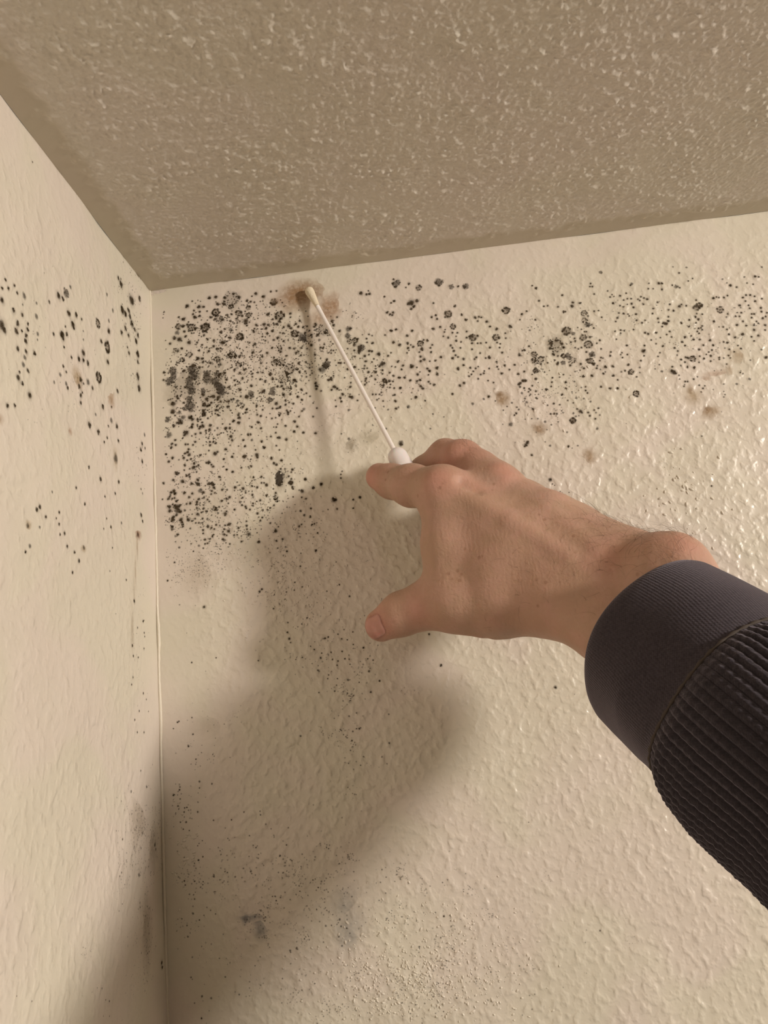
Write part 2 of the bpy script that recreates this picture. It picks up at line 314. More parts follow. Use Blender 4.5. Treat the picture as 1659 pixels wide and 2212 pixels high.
(340,830,1.326,"""26 32 5;25 44 5.5;36 46 3.8m;29 51 2.2;32 20 3.2;34 23 2.6;43 30 2.8;45 5 2.6;53 3 7g;56 12 6g;52 24 6g;53 35 7g;46 39 5g;55 42 4g;74 10 5g;75 17 4;80 24 3.6;76 33 4;82 35 3.2;75 43 3.4;74 48 3;88 30 2.6;91 20 4;100 21 4;98 25 2.6;103 28 2.6;116 28 3.4;117 5 3;135 9 3.6;146 21 4.8;153 15 5g;154 20 4m;153 3 3.4;127 2 2.2;103 8 8g;100 3 7g;104 13 6g
17 58 5g;19 83 6m;36 58 4m;42 54 5m;53 54 4.5;57 57 3.5;38 62 5;32 63 2.8;27 68 3.4;57 65 3;56 70 3.5;65 57 2.4;66 60 2;70 57 2.2;73 62 2.4;74 68 4;70 69 3;68 72 2.6;65 66 2.2;86 67 3.4;85 74 3;79 75 2.4;82 55 2.4;77 50 3;95 42 3.2;98 35 2.4;99 50 2.4;115 36 2.8;124 60 3.3;118 71 3;111 72 3.4;98 71 2.6m;132 50 3;134 55 3.4;133 63 3.6;118 65 2;136 20 2.4;137 32 3m;139 37 2.6
146 41 2.6;144 46 2.4;162 36 2.6;163 50 2.4;164 62 3;154 70 2.6;148 82 2.6;152 82 2.5;140 91 2.7;154 91 3m;143 101 2.7;120 85 4;122 91 2.8;111 106 3.1;142 118 4.5;122 118 2.8;124 113 1.8;108 122 2.6;162 115 4;163 119 3;160 107 2;94 113 4.5;98 110 2.4;84 127 3.6;80 128 2.4;88 131 2.2;91 134 2.8;70 116 2.8;49 111 3;52 115 3.6;45 113 2.6;43 120 3;51 106 2.7;55 122 2.4;49 124 2.3
25 120 3.2;19 126 3;14 114 2.6;45 132 2.6;60 129 2.9;59 136 4.2;64 134 2.2;67 132 2.4;62 94 2.6;58 99 2.4;46 98 2.6;50 98 2.2;24 97 2.6;23 103 3;30 99 2.7;29 91 2.6;47 79 5;44 83 3;62 81 2.6;70 79 2.7;56 84 1.8;83 88 2.3;91 94 2.6;95 96 2.6;86 99 2.7;85 94 1.8;84 108 2;41 88 2.2m;31 145 3.4;35 145 2.4;26 156 3;41 158 4;10 161 2.6;48 149 3;52 147 2.2;53 151 2.4;44 140 2;53 138 2;66 156 3.4
67 163 3.2;56 162 3;84 162 3.6;90 162 3;101 151 2.6;113 139 2.6;123 143 3;137 136 2.4;153 134 2.7;157 152 2.4;103 156 1.7;108 134 1.8;64 143 2;124 25 3m;131 27 3m"""),
(340,1000,1.326,"""66 35 3.2;70 45 5m;75 48 3.2;27 45 3.4;22 48 3;29 50 3.2;21 52 2;18 58 3;24 58 2.2;28 57 2.4;31 62 2.8;25 67 2;19 71 4.2;20 78 3.8;31 72 6;34 78 5;38 80 3;37 69 2.8;44 49 3.2;57 50 2.8;52 56 2.8;48 67 2.3;54 66 3;65 64 3;68 59 2.8;65 68 2.2;76 57 2.2;82 60 2.2;85 63 2.2;89 46 2.4;88 51 2.2;94 49 2.2;90 35 2.8;92 40 3;106 44 2.6;114 44 2;127 40 3.2;140 42 3.4;144 49 2;105 62 2.8;118 56 3;113 59 2.4
139 57 2.4;135 64 2.2;138 69 2.4;144 71 2.6;145 74 2.2;151 76 2.2;126 76 2.5;116 66 1.8;111 83 4;113 79 2;117 100 4;111 102 2;116 111 3.6;109 108 2.4;107 112 2;109 117 2.6;113 118 2;125 118 2.2;130 117 1.8;109 126 3.6m;107 124 2.6;118 132 2;137 128 2.2;132 106 2.6;145 95 2.2;145 102 2.4;146 108 2.2;149 116 4.4m;149 116 2;137 119 1.8m;155 52 2.5;157 56 2.2;154 38 2.6;163 40 2.8;156 66 2.4;156 70 2;163 82 2.6;162 63 1.8;164 129 2.4
66 84 3.2;80 79 2.4;72 81 2;93 74 4c;96 76 3c;101 72 2;99 82 2.4m;74 91 2.3;82 92 2.6m;62 91 2;45 77 2.6m;25 93 4.4;26 88 3;39 92 4;40 97 3;31 85 2.6;51 93 3.6;57 95 2;49 88 2;24 105 3.4;24 109 2.2;33 117 2.8;41 103 3c;36 138 2.6m;63 98 2;68 98 2;74 98 1.8;83 104 3;88 106 2.2;96 101 2.4;93 108 2.2;102 102 1.6;75 110 2.2;75 115 2;78 125 2.6;86 124 2.2;90 120 2.4;92 117 1.8;82 131 2.2;78 132 2;68 135 2.6m;55 132 1.6;75 139 1.8;54 107 2.4m;8 59 1.8;59 144 1.6;28 162 2;20 55 2;65 74 2.2;76 74 2.2;76 69 1.6"""),
(560,830,1.326,"""7 12 4.3;22 8 5g;22 15 5g;18 26 5g;28 32 4.4;34 38 3.2;29 40 2.8;22 40 2.4;30 4 2.6;37 3 3;40 8 3;40 18 3.4;48 7 5c;51 16 2.8;43 27 2.6;49 30 2;43 34 2.6;60 3 2.4;69 9 3;63 21 3;70 26 2.6;77 15 2.2;83 20 2;56 32 2.6;73 41 3.2m;70 44 2.2;93 3 3.8;93 8 2.6;101 11 2.2;94 39 2.2;88 31 1.6;88 53 2.2;65 53 2.2;45 43 2.3;47 46 2.6;47 49 2.5;51 44 2;34 48 3c;27 55 1.8;21 56 2.2;33 52 1.6;6 42 2;3 52 2.6
30 65 2;28 70 2.2;43 68 2.7;58 61 3.2;62 69 2.8;57 77 3.2;72 79 3.1;92 80 3.1;27 79 2.3;19 85 2.3;33 87 3.4;30 87 2;44 90 3;4 93 2.8;3 72 2.6;28 100 2.2;33 107 1.9;8 103 3.4;20 121 3.3;36 124 3.2;24 129 2.8;28 131 2.8;35 138 2.6;54 139 2.4;33 148 7g;32 155 7g;33 160 6c;48 150 2.4;52 160 4;52 154 2.2;75 155 2.9;101 163 2.8;4 151 2.4;12 164 2.8;4 161 2.2;8 161 2;42 138 1.8;122 4 4.2;118 9 2.6;127 7 3;136 16 3.3;132 22 3;134 28 2.6;124 26 1.7;125 36 2.3;148 4 2.8;148 16 2.4m;151 21 3.8;147 20 2.6;160 26 2.2;146 42 3m
133 153 2.2;133 147 1.8;135 142 2.2m;146 89 3m;134 81 2m"""),
(780,800,1.326,"""35 0 2;5 -3 2.2;23 3 2.6;12 3 2.4;17 9 2.4;23 14 2.2;8 13 2.6;7 17 2.2;9 20 1.6;6 23 2.4;38 17 4c;37 15 3;41 19 3;37 24 2.4;36 27 2.2;46 17 3;52 18 2.4;48 23 2;47 28 2.2;54 29 2.4;32 23 1.8;53 9 2.6;46 4 1.8;62 12 3.2;71 12 2.8;80 17 3;64 29 3.2;96 16 2.8;91 18 2.6;92 7 2.8;96 3 1.6;97 26 3;101 30 3;110 19 2.4;113 22 2;119 24 3;110 8 1.8;124 7 3.2;111 1 2.4;19 39 2.4;24 39 2;30 39 2;33 36 2;26 48 2;29 46 1.4;36 50 2;37 59 2m;44 64 2.2m;55 40 2.6;52 41 1.6;56 50 3;57 62 2.8;61 60 2m;77 59 3.8m;89 44 3.4;104 49 1.4;161 25 3;149 39 2.8;117 71 2m;135 76 1.7m;113 95 2m;65 118 5m;65 121 4;41 95 2.2m;23 61 2m;158 -2 3"""),
(1000,780,1.326,"""91 38 3;94 36 2.2;93 42 2.4;100 44 2.2;97 32 2.4;102 32 2.6;113 40 2.2;108 45 2.2;110 47 2;107 50 2;110 54 1.8;109 56 1.4;119 49 2.4;96 52 2.8m;101 61 2.4m;104 67 2.8m;119 60 1.7;121 61 1.7;119 29 2.6;136 46 2.8;144 41 2.2;145 34 2.2;146 27 1.8;2 36 2.8;42 58 3.4;34 62 2.8m;16 70 3m;80 68 2.3m;88 75 1.8;91 79 2.4m;87 85 2.6;84 88 2;66 80 1.6;53 65 1.6;114 78 2.8;78 103 4.8m;133 68 2;138 72 1.8;148 69 2.4;158 71 1.9;143 86 2.1;149 86 2;153 86 2.2;163 84 2m;122 94 2m;112 94 1.8m;134 99 2.8m;144 104 2m;155 99 1.8m;105 133 4;101 139 2.4;112 153 2.5;134 132 1.6m;142 138 2.4m;116 0 4c;162 54 2.8;65 103 1.4m;137 112 1.4m;72 74 1.6;161 81 1.5"""),
(1220,780,1.326,"""9 7 2.6;26 5 2.2;31 12 2.6;37 9 2.2;25 15 1.6;17 17 2m;47 6 2.6;53 8 1.8;52 12 2.4;58 14 2m;66 10 3.1;78 9 3.1;63 21 2.6;66 18 2m;79 24 2.8;30 25 2.9;44 24 2.9;16 33 2.2m;2 34 2.6;2 44 2.3;34 42 2;27 43 2m;34 48 2.2;37 52 2.2;12 50 1.8m;59 42 2.6;74 45 2.9;86 45 2.9;86 31 2.1;108 18 4.6o;98 16 2.4;92 18 2.2m;103 7 2.4;122 11 2.4m;122 19 1.9m;117 26 2.2;147 13 1.8m;158 17 2.6m;116 53 5o;19 60 2.6m;31 61 2m;42 66 2.6m;5 64 1.8;14 68 1.8;26 82 4.2;20 78 2;14 85 2.4m;18 90 2.4m;13 97 5o;12 99 3.4;23 89 1.7m;38 84 2.4;41 89 2.4;48 80 2;55 77 2.4;51 84 2.2m;57 88 2m;50 94 2.3;53 110 3m;4 116 2.2m;6 139 2.5;21 138 2.1m;12 142 1.4m;154 6 2m"""),
(1439,750,1.326,"""12 41 5m;9 39 3.4;14 42 4;10 32 2.4;24 20 2.1;24 30 2.2m;35 31 2;35 33 2;46 33 2.9;21 46 2m;22 52 1.9m;31 56 2.2;35 56 2.2;45 52 2.2;51 48 2m;29 64 1.9;30 61 1.7m;54 62 1.8;63 63 1.7;60 67 2.1;57 73 2.2m;77 69 1.6m;94 60 2m;115 60 2.6m;121 41 2;125 43 2m;136 52 3m;94 72 1.6m;96 77 1.8m;94 81 1.8m;58 145 2m;79 38 1.4m;90 37 1.3m"""),
(560,1000,1.326,"""32 18 6g;33 25 6g;31 32 4g;34 36 2.6;52 32 3.8;49 32 2.4;54 39 2.6;55 42 2;75 26 3;88 40 3.2;101 34 3;70 46 4;65 44 2m;69 56 2;76 58 2.3;55 55 1.8;122 60 4.8;164 56 2.8;153 60 2.3;127 75 2.2;112 76 1.4;67 78 2.6;73 85 2.5;84 74 2.4;83 88 2.6;86 101 2.6;90 99 1.8;95 114 2;92 143 2.6;65 103 2.4;69 100 1.9;27 111 3.8;12 53 2.9;12 36 3;27 49 2.6;27 56 4c;28 61 3c;24 69 2.4;18 73 2;14 76 2.4;6 77 2.2;5 89 2.2;2 94 2.2;18 98 2;28 127 2.4;38 124 2.4;43 137 2.2m;45 144 2.4;40 151 2.2m;30 139 2.2m;2 61 2.6;0 129 2.6;31 104 1.4;45 72 1.6m;37 82 1.6m;52 15 2;54 11 2.4"""),
# survey of the lower wall, wide squares (x, y, r straight in photo pixels)
(0,0,1.0,"""722 1080 5;763 1098 2.5;778 1075 3;362 1254 3;441 1311 4;561 1278 3.4;566 1273 3.2;587 1223 2;649 1223 2.4;755 1288 2.8;733 1263 2.4;706 1277 2;600 1258 2.6;636 1275 2;619 1279 2;616 1295 2.4;653 1268 2;637 1258 2;591 1315 2.4;622 1345 2.2;663 1335 2.2;652 1348 2;621 1366 2.6;625 1380 3.6;628 1388 2;702 1379 3;709 1376 2.4;738 1380 2.4;750 1382 2;762 1365 2;730 1370 2;743 1360 1.8;671 1396 1.8;679 1403 2.4;693 1421 3;695 1411 2;715 1409 2.2;739 1407 2.4;785 1399 3;754 1424 1.8;745 1423 2.4;763 1392 2;797 1450 3.2;820 1471 3.4m;820 1471 2;801 1495 2.8;953 1437 3.6;927 1370 3;414 1431 2.4;467 1421 2;806 1426 2;794 1423 2;653 1420 2;558 1427 2;687 1448 3m;728 1437 2;730 1428 2;718 1425 1.8;756 1435 1.6;710 1458 2;752 1469 3m;776 1474 2m;708 1466 1.8;729 1466 1.8;723 1493 2.2;689 1496 1.8;727 1480 1.6;750 1497 2m;757 1504 1.8m;741 1514 2.2m;755 1514 1.8m;770 1540 2.4m;754 1547 2.6m;722 1552 2m;737 1578 2m;762 1580 2;776 1574 3;770 1574 2;779 1572 1.6;742 1587 2m;735 1576 2m;760 1600 2.4;768 1609 1.8m;757 1621 2m;785 1634 2m;753 1649 2m;779 1653 2m;841 1605 3m;840 1543 2.4m;825 1635 2.4m;836 1650 2m;649 1590 3m;407 1612 2.8;417 1586 2.2;415 1550 2;384 1560 2.6;387 1558 1.8;375 1574 1.8;423 1640 1.8;431 1688 3.2m;458 1693 2.2;431 1702 1.8;388 1706 2.4;375 1718 2.2;389 1700 1.8;427 1754 2.2;399 1745 2;404 1744 1.8;398 1754 2;385 1741 2;402 1776 2.4;390 1776 1.8;396 1791 1.8;409 1794 1.8;461 1772 2;500 1771 2;527 1754 1.8;563 1760 2.2m;562 1752 1.8m;586 1790 2m;539 1805 2m;623 1788 2m;492 1811 2m;495 1815 1.8m;430 1822 2m;437 1816 1.8m;427 1827 1.6;547 1826 2m;556 1827 1.8m;619 1825 1.8;553 1831 1.8;429 1858 2.4;420 1865 2m;438 1851 2;475 1838 1.8m;477 1846 2.2m;490 1848 1.8m;538 1850 1.8m;558 1854 2m;570 1869 2m;605 1849 2.4m;612 1855 2m;605 1847 1.8m;653 1845 2m;681 1851 2m;710 1833 2m;602 1884 2.2m;542 1882 2.8m;544 1887 2m;508 1894 2.6m;491 1885 2.4m;462 1894 3m;462 1890 1.8m;398 1903 2.2;400 1912 1.8;414 1909 2m;420 1904 1.8;438 1911 2.2m;449 1908 1.8m;409 1932 2.2m;418 1933 2.2m;420 1942 2;417 1973 3.4m;447 1960 2m;455 1966 2m;466 1974 2m;441 1977 2m;404 1999 2.4m;406 2023 2.8m;431 1987 1.6;416 2067 2.4m;436 2044 2m;445 2036 2m;413 2111 2.4m;416 2115 1.8m;437 2151 3.4m;457 2155 3m;421 2166 2.2m;436 2199 2.4;487 2110 2.4m;517 2148 2.4m;551 2086 2m;539 2134 1.8m;595 1936 2.4m;616 1927 2m;627 1943 2m;640 1932 2m;589 1936 1.6;597 1945 1.8;648 1925 1.6;665 1934 1.8m;663 1957 2.2m;687 1917 2m;683 1923 2m;701 1903 1.6m;713 1895 1.6m;614 1961 1.8m;684 1965 1.6;627 2053 3m;641 2048 3.4m;628 2057 2m;704 2000 2.6m;716 1999 2m;734 1986 3m;731 1993 2m;749 2005 1.8;737 2001 2.6m;732 2023 2.6m;699 2035 2.2m;739 2043 2.4m;760 1937 2m;819 1945 1.8m;822 1906 2m;834 1895 2m;825 1879 2m;853 1904 1.6m;959 1979 2.6;956 1906 2m;906 2045 3m;906 2049 2m;941 1971 2m;905 2057 2m;965 2075 2.4m;929 2081 2m;911 2123 2.2m;947 2124 2.2m;957 2125 1.6m;967 2127 2m;1142 1776 1.4;1200 1485 5m;1200 1485 2.4;1537 1050 2.6;1272 1300 0.1;610 2114 2m;680 2125 2m;652 2139 2m;562 2067 2m;474 2070 2m;1296 2010 2.4m;683 1188 2;726 1214 1.6;650 1195 1.6;867 957 0.1;1018 2105 2m;1060 2100 2m;868 2138 2m;898 2170 2m;770 2150 2m;1188 1037 5.5m;1189 1036 3;1193 1046 1.8;1198 1049 1.4;1214 1066 2;1219 1071 3.2;1229 1064 1.6;1210 1062 1.4;1136 961 4"""),
]
# left side wall, surveyed in one tall strip (photo px = x*0.3163, 560+y*0.3163 ; here in tens)
LEFT_TILES = [
(0,560,3.163,"""3 14 1.6;5 20 1.8;9 18 1.6;11 23 1.6;16 25 3m;1 28 2.8;1 20 1.6;9 35 2.2;15 31 1.2m;15 38 2;1 45 4.6;3 49 2.4;12 44 2.4;11 49 2.8;15 49 1.5;12 61 2.2;19 44 1.5;19 48 2;18 52 2;18 56 2.4;18 63 2;17 67 2.4m;16 72 2.6m;19 76 2;12 81 2.8;13 77 1.4;15 85 1.8;20 93 3;5 100 2.2;10 100 1.6;24 64 2.2;26 51 2m;26 55 1.2m;25 39 2.6m;25 30 1.4m;34 29 1.5;37 51 1.8;40 25 3;45 23 3.6g;43 27 2;48 19 2m;47 37 3;52 38 2.4;50 45 3.2;43 52 3.6;46 51 2;45 46 1.2;44 60 1.4;56 41 1.4;57 49 1m;57 55 1.2m
57 64 3;54 68 2.4;57 69 2;60 71 2.4;49 67 1.6;43 73 1.5;45 77 1.3;41 79 2m;37 84 1.6m;45 85 2m;46 88 1.8;60 84 3m;63 88 1.8;57 85 1.2;56 91 1.2;55 82 2.4;54 87 2.2;55 93 2;55 98 1.8;67 81 4o;67 44 3.2o;74 42 1.8m;74 49 2.6;69 56 2;73 60 3.8o;73 70 2.4;77 35 2m;73 24 1.8m;84 35 3.6;86 37 2.6;83 17 3;81 13 1.8;90 28 4.6;88 35 2.4;95 27 2.4;90 44 3;86 47 2.4;83 50 2.4;88 52 2;94 52 2.2;93 56 2.4;87 60 1.2;88 64 2;94 65 3;94 70 2;94 80 3;95 88 3;92 48 2;89 39 2
80 90 1.8;70 101 2.2;76 101 1.2;61 113 2.8;67 118 2.2;80 114 2.4;74 114 1.2;73 122 1.4;71 125 1.2;81 124 1.6;76 110 2.6m;65 106 1.6m;79 136 4m;97 126 1.8;96 130 2;97 138 1.8;99 120 2m;99 129 1.2;61 142 1.4;69 150 2.2;81 152 1.7;79 160 1.3;72 162 1.2;52 156 1.4;35 159 1.2m;58 167 1.5;27 169 2;25 171 2;31 176 1.6;40 173 1.4;38 177 1;40 181 1.4;27 183 1.4m;41 188 1.3;44 187 1.6;46 196 1.6;51 200 1.4;54 206 1.6;50 214 1.4;57 197 1.8m;17 200 1.5;73 177 1;76 183 1.4;71 184 .9;96 157 1;97 160 1.2m;96 175 1.8;97 179 1.4;77 197 .9;86 219 1;75 213 1m;83 180 1.4m;19 182 2.4m;20 196 2m;94 188 2.4m"""),
(0,0,1.0,"""289 1299 5;272 1253 2;249 1326 1.6;309 1342 4;311 1340 2;296 1356 3;311 1367 3;312 1375 2.6;285 1395 4;311 1401 3;288 1417 3.6;299 1420 3;287 1463 3;284 1479 3;309 1498 3.4;315 1511 2.4;300 1536 3;319 1537 2;291 1555 3;296 1582 3;310 1582 3;302 1665 3m;283 1710 4m;315 1700 4m;264 1813 3;250 1795 2m;255 1795 1.6m;262 1885 3m;260 1900 2.4m;300 1890 5m;262 1953 2;255 1968 1.6;301 1960 3m;34 2152 1.6;68 2163 2;219 2135 2;235 2163 2.6;227 2160 1.8;209 2134 1.6;349 2080 5;350 2090 4;335 1825 5m;337 1835 4m;258 1893 3m;222 2195 1.6;236 2195 1.8;70 350 2.6;262 602 3"""),
]
# loose specks: (centre px, centre py, spread x, spread y, how many, size px, strength)
SPECK_CLOUDS = [
(450,790,75,70,420,1.5,.8),(560,760,90,70,420,1.3,.75),(640,790,70,60,260,1.3,.7),(450,900,80,70,200,1.5,.75),(440,1000,80,80,180,1.4,.7),
(450,1110,80,70,330,1.3,.6),(600,1090,60,70,170,1.3,.55),(430,1200,70,40,160,1.0,.4),(730,740,60,50,110,1.4,.7),(850,820,70,50,80,1.3,.7),(520,665,60,30,90,1.5,.7),
(610,1230,70,60,150,1.0,.5),(720,1410,90,70,130,1.2,.5),(760,1590,40,70,90,1.2,.5),(450,1560,60,60,40,1.0,.5),(390,1760,30,90,70,1.3,.6),
(520,1870,110,60,150,1.3,.5),(690,1870,100,60,90,1.3,.45),(560,2050,150,90,170,1.3,.45),(800,1960,130,90,160,1.3,.45),(850,2140,190,60,240,1.3,.45),(1000,2080,140,90,130,1.3,.4),
(1180,760,70,70,120,1.3,.6),(1350,720,100,70,110,1.1,.5),(1560,700,80,70,90,1.1,.5),(1190,880,80,50,90,1.1,.5),(1260,1640,200,260,50,.9,.4),(800,900,110,60,60,1.0,.5),(430,1240,45,30,100,1.0,.35),
(690,960,80,50,60,.9,.4),(740,1180,80,60,60,.9,.4),(380,1250,40,60,40,1,.4),(580,1960,90,40,60,1.3,.45)]
LEFT_CLOUDS = [(285,690,14,90,120,1.3,.7),(305,1000,8,60,30,1.2,.6),(312,1800,26,70,260,1.4,.45),(268,1900,20,90,60,1.3,.45),(318,2010,10,80,90,1.6,.4),(300,1420,14,120,40,1.0,.5),(60,700,50,100,20,1.2,.5),(160,780,60,120,30,1.2,.5),(240,2120,60,60,30,1.2,.5)]
# soft stains: px, py, rx, ry, colour, strength
BACK_STAINS = [(338,632,16,5,(.85,.76,.70),.7),(350,629,9,4,(.85,.76,.70),.6),(640,642,34,27,(.33,.19,.09),.5),(668,628,36,18,(.36,.22,.12),.34),(714,664,22,24,(.36,.21,.11),.5),(690,690,20,15,(.38,.24,.15),.28),(1085,862,14,13,(.32,.22,.12),.5),(1078,852,7,6,(.26,.17,.09),.4),(1164,927,12,12,(.30,.20,.12),.5),
(1273,987,12,14,(.32,.22,.12),.45),(1533,889,20,12,(.32,.22,.12),.42),(1526,884,8,7,(.28,.18,.10),.35),(1498,858,14,14,(.36,.27,.15),.3),(1491,843,6,9,(.30,.21,.12),.35),(1552,806,22,6,(.40,.25,.20),.3),(1527,817,8,6,(.38,.25,.2),.35),(1577,800,6,12,(.36,.27,.2),.3),(1597,770,16,13,(.38,.28,.18),.32),
(548,1981,25,7,(.14,.18,.24),.34),(562,2003,13,22,(.14,.18,.24),.32),(530,1985,8,9,(.14,.18,.24),.3),(748,1950,28,28,(.26,.29,.32),.16),(755,1998,26,34,(.26,.29,.32),.18),(750,2030,22,22,(.26,.29,.32),.12),
(430,1240,30,34,(.3,.25,.18),.14),(455,1565,30,22,(.3,.25,.18),.10),(800,945,22,12,(.22,.2,.12),.2),(725,1015,24,24,(.22,.19,.12),.0),(757,960,12,14,(.16,.13,.08),.3),(1205,745,20,18,(.2,.17,.12),.14),(370,860,14,40,(.2,.17,.12),.16),(410,820,36,60,(.14,.12,.09),.22),(470,830,30,50,(.14,.12,.09),.2),(605,1035,16,22,(.16,.14,.11),.2),(640,750,80,50,(.2,.17,.12),.08),(450,1120,80,70,(.2,.17,.12),.08)]
LEFT_STAINS = [(166,817,9,20,(.34,.25,.12),.45),(239,861,6,18,(.36,.24,.15),.42),(152,932,4,7,(.34,.18,.12),.4),(298,1154,5,9,(.28,.14,.08),.55),(296,1180,1.6,26,(.3,.2,.11),.3),(292,1230,1.6,36,(.3,.2,.11),.24),(289,1290,1.6,40,(.3,.22,.13),.2),(284,1360,3,40,(.24,.17,.09),.2),(300,1770,14,44,(.24,.2,.15),.2),(330,1830,9,36,(.2,.17,.13),.28),(315,2010,9,60,(.24,.2,.15),.26),(62,1135,5,9,(.34,.25,.12),.4),(180,1185,4,6,(.34,.25,.12),.35),(0,905,6,10,(.34,.22,.12),.3),(249,990,4,20,(.34,.27,.15),.3)]

# ------------------------------------------------------------------ mould geometry
DARK = (.044, .029, .013); GREY = (.165, .125, .085)
rm = np.random.RandomState(11)
class Marks:
    def __init__(s): s.v = []; s.f = []; s.c = []; s.n = 0
    def disc(s, c, u, w, nrm, r, col, a, seg=10, soft=1.55, jit=.16, lift=None, stretch=1.0, core=.62):
        """irregular spot: solid core, feathered rim"""
        th = np.linspace(0, 2*np.pi, seg, endpoint=False) + rm.rand()*6
        jr = 1 + jit*(rm.rand(seg)*2-1)
        base = s.n
        lift = (rm.rand()*.00012 + .00006) if lift is None else lift
        s.v.append(c[None] + nrm*(lift+.00012*min(1, r/.0012))); s.c.append(np.array([[*col, a]]))
        for k, (rr, aa) in enumerate(((core, a), (1.0, a*.5), (soft, 0.0))):
            off = (r*rr*jr)[:, None]*(np.cos(th)[:, None]*u + stretch*np.sin(th)[:, None]*w)
            s.v.append(c[None] + off + nrm*(lift + (.00008*min(1, r/.0012) if k == 0 else 0)))
            s.c.append(np.tile([*col, aa], (seg, 1)))
        for i in range(seg):
            j = (i+1) % seg
            s.f.append((base, base+1+i, base+1+j))
            for k in range(2):
                a0 = base+1+k*seg
                s.f.append((a0+i, a0+seg+i, a0+seg+j)); s.f.append((a0+i, a0+seg+j, a0+j))
        s.n += 1 + 3*seg
    def build(s, name, mat, parent, kind=None):
        me = mesh(name, np.concatenate(s.v), np.array(s.f))
        ca = me.color_attributes.new('cover', 'FLOAT_COLOR', 'POINT')
        ca.data.foreach_set('color', np.concatenate(s.c).astype(np.float32).ravel())
        o = link(name, me, mat, parent)
        if kind: o['kind'] = kind
        return o
AX = {'back': (1, 0.0, np.array([1., 0, 0]), np.array([0, 0, 1.]), np.array([0, -1., 0])),
      'left': (0, 0.0, np.array([0, -1., 0]), np.array([0, 0, 1.]), np.array([1., 0, 0]))}
def on_wall(px, py, side):
    ax, cst, u, w, nrm = AX[side]
    p, t = hit(px, py, ax, cst)
    h = relief(p[0], 2.4-p[2]) if side == 'back' else relief(-p[1]+3, 2.4-p[2])
    return p + nrm*h, t/F          # metres per pixel at that depth
def colony(mk, px, py, r, kind, side):
    _, _, u, w, nrm = AX[side]
    c, k = on_wall(px, py, side); R0 = r*k*((.78 if side == 'back' else .78) if kind in ('', 'm') else 1.0)
    def at(du, dw): 
        q = c + u*du + w*dw
        return q
    if kind == '':
        mk.disc(c, u, w, nrm, R0*.74, DARK, .95, core=.55)
        mk.disc(c, u, w, nrm, R0*1.4, GREY, .26, soft=1.5)
        if r > 3.2:                       # larger spots have merged with smaller ones
            for i in range(rm.randint(1, 2+int(r/2))):
                a = rm.rand()*6.28; rr = R0*(.45+.5*rm.rand())
                mk.disc(at(math.cos(a)*rr, math.sin(a)*rr), u, w, nrm, R0*(.25+.25*rm.rand()), DARK, .85, seg=7)
    elif kind == 'm':
        mk.disc(c, u, w, nrm, R0*.9, (.075, .062, .048), .62)
    elif kind == 'o':
        mk.disc(c, u, w, nrm, R0*1.05, GREY, .38, seg=14, soft=1.35)
        n = max(10, int(r*2.1))
        gap = rm.rand()*6.28
        for i in range(n):
            a = gap + i*6.283/n + rm.randn()*.12
            if i == n-1 and rm.rand() < .6: continue
            rr = R0*(.84+.10*rm.randn())
            mk.disc(at(math.cos(a)*rr, math.sin(a)*rr), u, w, nrm, max(R0*.2, .0004)*(1+.35*rm.randn()), DARK, .8, seg=7)
        for i in range(3):
            mk.disc(at(rm.randn()*R0*.22, rm.randn()*R0*.22), u, w, nrm, R0*.13, DARK, .7, seg=6)
    elif kind == 'g':
        mk.disc(c, u, w, nrm, R0*.92, (.11, .09, .07), .58, seg=14, jit=.32, soft=1.3, core=.75)
        for i in range(int(6+r*2.2)):
            a = rm.rand()*6.28; rr = R0*math.sqrt(rm.rand())*1.05
            mk.disc(at(math.cos(a)*rr, math.sin(a)*rr), u, w, nrm, R0*(.07+.09*rm.rand()), DARK, .65, seg=6)
    elif kind == 'c':
        mk.disc(c, u, w, nrm, R0*1.0, GREY, .22, seg=12, jit=.3)
        for i in range(int(r*3.0)):
            a = rm.rand()*6.28; rr = R0*math.sqrt(rm.rand())*1.1
            if rm.rand() < .45: rr = R0*(.85+.12*rm.randn())
            mk.disc(at(math.cos(a)*rr, math.sin(a)*rr), u, w, nrm, k*(.8+.8*rm.rand()), DARK, .7, seg=6)
def parse(tiles):
    out = []
    for ox, oy, s, txt in tiles:
        for tok in txt.replace('\n', ';').split(';'):
            t = tok.split()
            if len(t) != 3: continue
            kd = t[2][-1] if t[2][-1] in 'ogcm' else ''
            r = float(t[2].rstrip('ogcm'))
            if r < .5: continue
            out.append((ox+float(t[0])*s, oy+float(t[1])*s, r*s, kd))
    return out
def clouds(mk, lst, side):
    _, _, u, w, nrm = AX[side]
    for cx, cy, sx, sy, n, r, a in lst:
        seeds = [(rm.randn()*sx*.75, rm.randn()*sy*.75) for _ in range(max(3, n//14))]
        for _ in range(int(n*1.35)):
            if rm.rand() < .6:
                s0 = seeds[rm.randint(len(seeds))]; dx, dy = s0[0]+rm.randn()*9, s0[1]+rm.randn()*9
            else: dx, dy = rm.randn()*sx*.8, rm.randn()*sy*.8
            px, py = cx+dx, cy+dy
            if side == 'back' and (px < 352 or py < 648): continue
            c, k = on_wall(px, py, side)
            if (side == 'back' and (c[0] < .006 or c[2] > 2.396)) or (side == 'left' and c[1] > -.0015): continue
            mk.disc(c, u, w, nrm, k*r*(.45+.8*rm.rand()), DARK, a*(.7+.4*rm.rand()), seg=6, soft=1.6)
